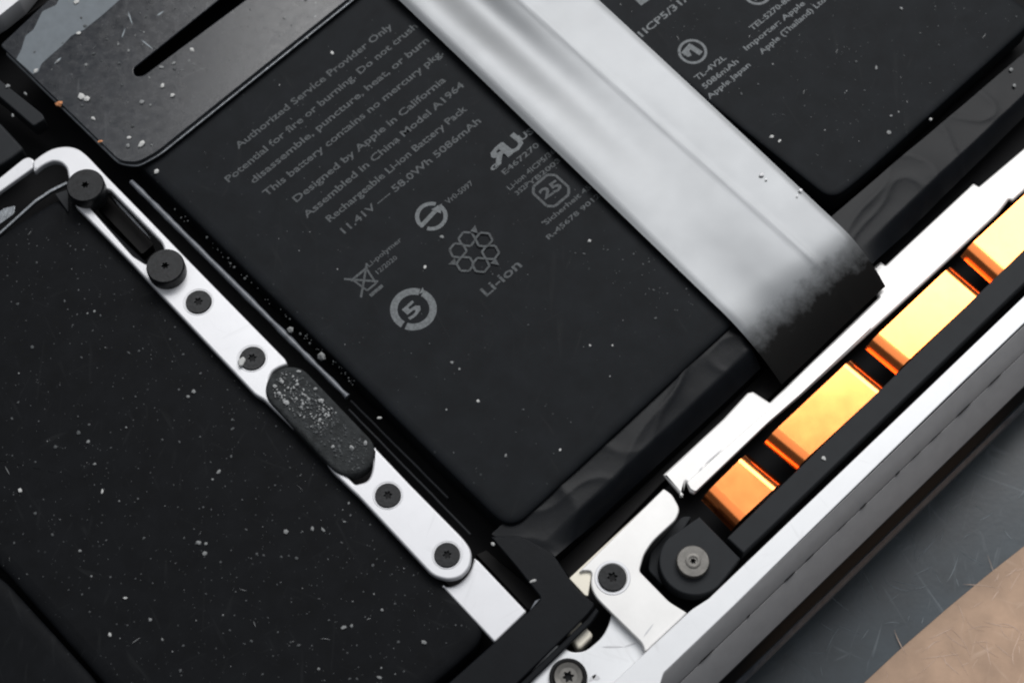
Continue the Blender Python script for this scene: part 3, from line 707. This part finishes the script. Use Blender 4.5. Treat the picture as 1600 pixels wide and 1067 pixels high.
# ------------------------------------------------------------------ corner plate and lower plate
zp = -0.06
cp = empty('corner_bracket', P(985, 900, zp - 0.1), 'white metal corner bracket with a round lobe, left of the black screw tab', 'bracket')
plate('bracket_plate', [(904, 893), (1037, 763), (1050, 772), (1063, 795), (1056, 812), (1020, 845), (1006, 866), (999, 892), (1046, 940), (1074, 957), (1068, 963), (1008, 1019), (1004, 1005), (955, 957), (930, 932), (922, 912), (926, 890)], zp, 0.10, M['warm'], cp, r=[.03, .02, .05, .08, .06, .1, .08, .04, .06, .02, .02, .05, .1, .1, .1, .1, .1], bevel=0.018)
plate('folded_edge', [(889, 903), (1033, 768), (1040, 776), (925, 895), (919, 931), (914, 930)], zp - 0.05, 0.06, M['cream'], cp, r=0.02, bevel=0.012)
s_ = screw(957, 901, 22.5, zp + 0.04, 0.06, 'black screw in the lobe of the white corner bracket', 'black star-headed screws', s_frac=0.40)
washer('recess_ring', 957, 902, 22.8, 28.5, zp + 0.008, 0.03, M['alu'], s_)
scratches('scratch', [((1005, 995), (1022, 973), 1)], zp + 0.003, 0.010, M['scratch'], cp)
lp_ = empty('lower_plate', P(940, 1040, -0.3), 'white metal plate with a grey screw at the bottom edge', 'plate')
plate('plate_body', [(824, 1056), (868, 1006), (880, 1011), (894, 1019), (915, 1017), (940, 996), (951, 977), (956, 955), (1010, 1000), (1080, 960), (1000, 1090), (900, 1180), (800, 1110)], zp - 0.13, 0.10, M['alu_dusty'], lp_, r=[.02, .05, .03, .1, .1, .12, .1, .02, 0, 0, 0, 0, 0], bevel=0.018)
scratches('scratch', [((940, 1010), (975, 1010), 1), ((975, 1010), (995, 1004), 1), ((985, 1062), (1004, 1035), 1), ((925, 1056), (938, 1060), 3), ((920, 1064), (932, 1052), 2)], zp - 0.126, 0.012, M['scratch'], lp_)
s2 = screw(888, 1056, 23, zp - 0.03, 0.1, 'scuffed grey screw with a dark ring, cut off by the bottom edge', None, m='steel', s_frac=0.42, dome=-0.015)
washer('rubber_ring', 888, 1057, 23.5, 30, zp - 0.06, 0.1, M['socket'], s2)
tag(plate('white_post', [(903, 966), (884, 982), (902, 1012), (908, 1012), (926, 994), (925, 988)], -0.24, 0.3, M['cream'], None, r=.035, bevel=0.03), 'small cream metal block showing through the dark gap beside the lower white plate', 'block')

# ------------------------------------------------------------------ black bar, screw tab and copper contacts
zbar = -0.06
tag(plate('plastic_bar', [(1136, 840), (1200, 778), (1380, 604), (1600, 390), (1760, 235), (1790, 262), (1600, 443), (1437, 600), (1200, 828), (1162, 864)], zbar, 0.35, M['bar'], None, r=0.02, bevel=0.02), 'long plain black plastic bar running beside the copper contacts', 'bar')
tab = empty('screw_tab', P(1085, 877, zbar - 0.2), 'black plastic tab with a round end, held by a silver screw', 'tab')
def tab_outline():
    c = P(1084, 877, zbar); R = 0.465; pts = []
    a_top = math.atan2(-V.y, -V.x); a_bot = a_top + math.pi
    for k in range(21): 
        a = a_top + math.pi * k / 20; pts.append(c + Vector((math.cos(a), math.sin(a), 0)) * R)
    return pts
c = P(1084, 877, zbar); tl = tab_outline()
tl += [P(1107, 919, zbar), P(1157, 872, zbar), P(1093, 807, zbar), P(1052, 843, zbar)]
def hull(pts):
    pts = sorted(pts, key=lambda p: (p.x, p.y)); h = []
    for seq in (pts, pts[::-1]):
        part = []
        for p in seq:
            while len(part) > 1 and (part[-1] - part[-2]).cross(p - part[-2]).z <= 0: part.pop()
            part.append(p)
        h += part[:-1]
    return h
link('tab_body', curve_mesh([hull(tl)], zbar, 0.30, 0.02), M['bar'], tab)
plate('tab_foot', [(1036, 838), (1066, 806), (1082, 806), (1060, 840), (1040, 880), (1036, 915), (1012, 890), (1016, 862)], zbar - 0.30, 0.2, M['bar'], tab, r=0.06)
s3 = screw(1083, 876, 26, zbar + 0.10, 0.10, 'silver screw with a flat head in the black tab', None, m='steel', s_frac=0.20, dome=0.0)
link('hub', lathe_mesh(P(1083, 876, zbar + 0.10), [(0.105, zbar + 0.095), (0.105, zbar + 0.108), (0.085, zbar + 0.116), (0.060, zbar + 0.112), (0.055, zbar + 0.09)]), M['steel'], s3, 40)
zq = -0.16
for pts, lab in (([(1171, 703), (1226, 748), (1145, 823), (1098, 775)], 'short copper contact nearest the silver screw, deep orange'),
                 ([(1336, 555), (1388, 598), (1247, 728), (1196, 686)], 'long copper contact, half orange and half glaring white, second from the silver screw'),
                 ([(1492, 409), (1540, 450), (1403, 578), (1355, 538)], 'long copper contact glaring white beside the black bent end of the silver tape'),
                 ([(1640, 268), (1688, 310), (1553, 436), (1505, 393)], 'copper contact cut off by the right edge of the picture')):
    Lc = (P(*pts[0], zq) - P(*pts[-1], zq)).length
    def bend(s_, t_, p, L=Lc):
        d = min(s_, 1 - s_) * L; R = 0.24
        return Vector((0, 0, -min(R * 0.72, R - math.sqrt(max(0, R * R - max(0, R - d) ** 2)))))
    a_, b_, c_, d_ = pts[-1], pts[0], pts[1], pts[-2]
    o = sheet('copper_contact', a_, b_, c_, d_, zq, 60, 12, bend, M['copper'], None, 0.05, 70)
    tag(o, lab, 'contact', 'copper contacts in a row along the front edge')

# ------------------------------------------------------------------ dust and crumbs
blobs('dust', scatter(cellA, 60, ZB, .7, 2.2) + scatter(cellB, 55, ZB, .7, 2.6) + scatter(leftP, 330, zl, .7, 3.0) + scatter(leftP, 700, zl, .5, 1.3) + scatter(cellA, 160, ZB, .5, 1.2) + scatter(cellB, 160, ZB, .5, 1.3) + scatter(cardP, 60, zc, .8, 3.2) + scatter([(262, 322), (560, 612), (566, 606), (270, 318)], 60, -0.09, .8, 2.6)
      + scatter([(820, 340), (1000, 380), (1130, 500), (1000, 480)], 40, ZB, .8, 2.6), M['dust_dim'], None, seed=6)
blobs('dust', scatter(cellA, 16, ZB, .8, 2.2) + scatter(cellB, 14, ZB, .8, 2.2) + scatter(leftP, 46, zl, .8, 2.6) + scatter(cardP, 16, zc, 1, 3) +
      [(303, 612, zl, 4), (294, 620, zl, 3.2), (138, 690, zl, 4.5), (342, 737, zl, 4), (332, 749, zl, 3), (447, 831, zl, 4), (488, 826, zl, 4), (505, 828, zl, 4), (310, 848, zl, 4), (322, 849, zl, 4), (320, 865, zl, 4), (663, 1003, zl, 4.5), (597, 953, zl, 4), (537, 980, zl, 4.5), (498, 1045, zl, 3), (593, 1058, zl, 4), (1369, 107, ZB, 4), (1408, 14, ZB, 4.5), (1392, 182, ZB, 3.5), (1389, 208, ZB, 4), (1204, 215, ZB, 3), (790, 712, ZB, 3.5), (706, 567, ZB, 3.5), (1580, 110, zt + .03, 3), (1585, 135, zt + .03, 3.5), (690, 371, ZB, 3.5),
       (135, 102, zc, 3.5), (90, 97, zc, 4), (201, 80, zc, 4), (185, 70, zc, 3), (480, 60, zc, 2.5), (272, 100, zc, 4), (253, 106, zc, 4.5), (235, 165, zc, 3.5), (222, 160, zc, 5), (200, 229, zc, 5), (237, 227, zc, 3), (12, 135, -.05, 4), (20, 181, -.05, 4), (40, 147, -.05, 4)], M['dust_mid'], None, seed=8)
blobs('dust', [(921, 377, ZB, 3.6), (747, 627, ZB, 4), (922, 540, ZB, 3), (875, 703, ZB, 3), (519, 84, ZB, 4), (664, 418, ZB, 4), (245, 269, ZB, 5), (593, 653, ZB, 3.6), (160, 768, zl, 3.5), (32, 766, zl, 3.5), (172, 992, zl, 4), (196, 934, zl, 3), (1206, 214, ZB, 3.6), (770, 850, zt + .04, 3.5), (832, 908, zt + .03, 5), (1287, 716, zbar, 4), (1218, 221, ZB, 3.2), (1454, 187, ZB, 2.5), (957, 540, ZB, 2.5),
      (120, 4, zc, 5), (123, 53, zc, 5), (56, 112, zc, 5), (128, 152, zc, 6), (136, 156, zc, 5), (146, 186, zc, 4.5), (254, 135, zc, 5.5), (270, 150, zc, 6), (222, 226, zc, 7), (202, 216, zc, 4.5), (300, 79, zc, 4)], M['dust_bright'], None, seed=9)
for o in S.objects:
    if o.name.split('.')[0] == 'dust':
        o['category'] = 'dust'
        o['label'] = {'dim_dust': 'fine dim dust all over the black cells and the cover sheet', 'grey_dust': 'grey medium dust specks scattered over the black cells and the cover sheet', 'pale_dust': 'few largest palest dust grains on the black cells and the cover sheet'}[o.data.materials[0].name]
def crumb(x, y, z, r, m, label, seed):
    o = blobs('crumb', [(x, y, z, r)], m, None, 'thing', 0.9, seed); del o['kind']; tag(o, label, 'crumb'); return o
crumb(93, 163, zc - 0.02, 7.5, M['crumb'], 'orange crumb on the left edge of the dark cover sheet', 21)
crumb(157, 222, zc - 0.02, 4, M['crumb'], 'tiny brown crumb near the lower corner of the dark cover sheet', 22)
crumb(502, 558, -0.05, 7, M['dust_mid'], 'jagged grey crumb beside the grey cable above the foam pad', 23)
crumb(454, 516, -0.06, 5, M['dust_mid'], 'small round crumb beside the middle of the grey cable', 24)

ln = fibres('lint', leftP, zl + 0.012, 12, 0.11, 0.004, M['dust_mid'], None, 17); tag(ln, 'fine pale lint fibres on the dusty black cell at the lower left', 'lint')
ln = fibres('lint', cellB, ZB + 0.012, 8, 0.09, 0.004, M['dust_mid'], None, 18); tag(ln, 'fine pale lint fibres on the cell right of the silver tape', 'lint')
ln = fibres('lint', cardP, zc + 0.012, 10, 0.10, 0.004, M['dust_mid'], None, 19); tag(ln, 'fine pale lint fibres on the dark cover sheet', 'lint')
